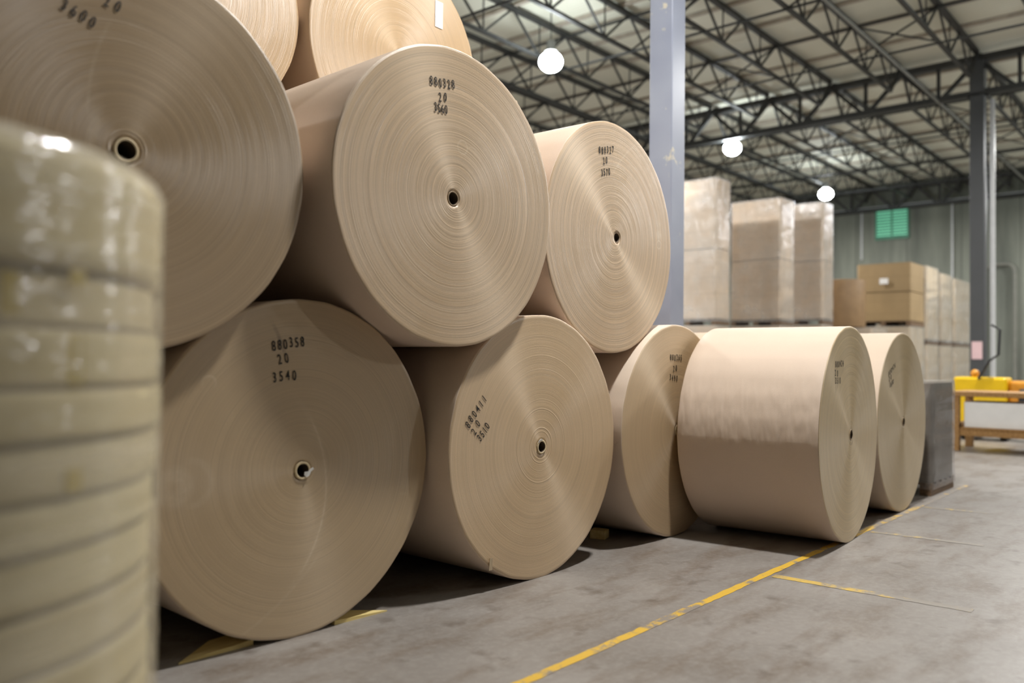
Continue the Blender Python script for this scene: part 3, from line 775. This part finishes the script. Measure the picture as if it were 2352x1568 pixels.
for i, (x, wx, zt, lb) in enumerate(((22.7, 1.1, 3.72, 'nearest'), (24.05, 1.15, 3.65, 'middle'), (25.5, 1.7, 3.62, 'farthest'))):
    load(x, 5.83, wx, 1.2, 0, 1.74, '%s of the three pale floor loads behind the brown load' % lb, mat='carton_pale', seed=20+i, parts=1)
    load(x, 5.83, wx, 1.2, 1.74, zt, '%s of the three pale upper loads behind the brown load' % lb, mat='carton_pale', seed=30+i, parts=1)
load(19.55, 6.15, 1.0, 1.25, 0, 2.05, 'wrapped load on the floor carrying a bare brown upright roll', seed=9, parts=2)
bm = bmesh.new(); add_lathe(bm, [(.04, 0), (.5, 0), (.505, .01), (.505, 1.09), (.5, 1.1), (.04, 1.1)], 48, closed=True); bmesh.ops.recalc_face_normals(bm, faces=bm.faces)
o = obj('upright_roll', bm, plain('brown_wrap', s2l(150, 122, 88), .6), None, True, (20.02, 6.98, 2.075)); tag(o, 'bare brown roll standing upright between the tall loads and the brown load', 'paper roll')
# grey load close to the right-hand roll
load(8.52, 2.15, .83, 1.0, 0, 1.08, 'waist-high grey film-wrapped load on a pallet beside the rightmost roll', mat='carton_grey', film='film_grey', seed=51, parts=1)

# ------------------------------------------------------------------ bench, cartons and yellow truck at the right
root = empty('wooden_bench', (13.25, 2.98, 0), label='long brown wooden workbench at the right edge with a low rail', cat='bench')
bm = bmesh.new(); add_box(bm, (0, -2.6, .78), (.95, .12, .85), .006); obj('bench_top', bm, M['bench_wood'], root)
for (x, y) in ((.02, 0), (.83, 0), (.02, -2.5), (.83, -2.5)):
    bm = bmesh.new(); add_box(bm, (x, y, 0), (x+.1, y+.1, .78), .004); obj('leg', bm, M['bench_wood'], root)
for x in (.04, .85):
    bm = bmesh.new(); add_box(bm, (x, -2.4, .22), (x+.06, 0, .32), .004); obj('rail', bm, M['bench_wood'], root)
bm = bmesh.new(); add_box(bm, (.04, .0, .32), (.88, .08, .40), .004); obj('side_rail', bm, M['bench_wood'], root)
bm = bmesh.new(); add_box(bm, (.02, -2.4, .32), (.93, -.02, .34)); obj('shelf', bm, M['bench_wood'], root)
for i, (y0, y1, lb) in enumerate(((1.95, 2.93, 'white carton on the bench shelf next to its left leg'), (.62, 1.91, 'white carton on the bench shelf cut by the right photo edge'))):
    bm = bmesh.new(); add_box(bm, (13.34, y0, .341), (14.1, y1, .70), .008); tag(obj('white_carton', bm, M['white_card']), lb, 'carton')
root = empty('pallet_truck', (15.3, 3.1, 0), label='yellow electric pallet truck with a black tiller behind the bench', cat='pallet truck')
bm = bmesh.new(); add_box(bm, (0, -.35, .08), (.5, .42, 1.03), .04); obj('battery_housing', bm, M['yellow'], root)
bm = bmesh.new(); add_box(bm, (.1, -.78, .5), (.4, -.36, .98), .05); obj('drive_cover', bm, M['orange'], root)
bm = bmesh.new(); add_box(bm, (.05, -1.05, .3), (.45, -.5, .86), .05); obj('motor', bm, M['black'], root)
bm = bmesh.new(); add_tube(bm, [(.0, .05, 1.0), (-.05, -.12, 1.3), (-.05, -.25, 1.4), (-.05, -.27, 1.8), (-.05, -.15, 1.88)], .02); obj('tiller', bm, M['black'], root)
bm = bmesh.new(); bmesh.ops.create_uvsphere(bm, u_segments=16, v_segments=10, radius=.065)
for v in bm.verts: v.co += Vector((.1, .12, 1.09))
obj('tiller_joint', bm, M['orange'], root, True)
bm = bmesh.new(); add_box(bm, (.2, -.78, .6), (.3, -.62, 1.75), .01); obj('mast', bm, M['black'], root)
for y in (-.3, .12):
    bm = bmesh.new(); add_box(bm, (.5, y, .06), (1.6, y+.16, .12), .01); obj('fork', bm, M['black'], root)
for y in (-.28, .3):
    bm = bmesh.new(); add_lathe(bm, [(.01, -.04), (.08, -.04), (.09, -.03), (.09, .03), (.08, .04), (.01, .04)], 20, closed=True)
    bmesh.ops.rotate(bm, verts=bm.verts, matrix=Matrix.Rotation(R(90), 3, 'X')); bmesh.ops.translate(bm, verts=bm.verts, vec=(.2, y, .09)); bmesh.ops.recalc_face_normals(bm, faces=bm.faces)
    obj('wheel', bm, M['black'], root, True)
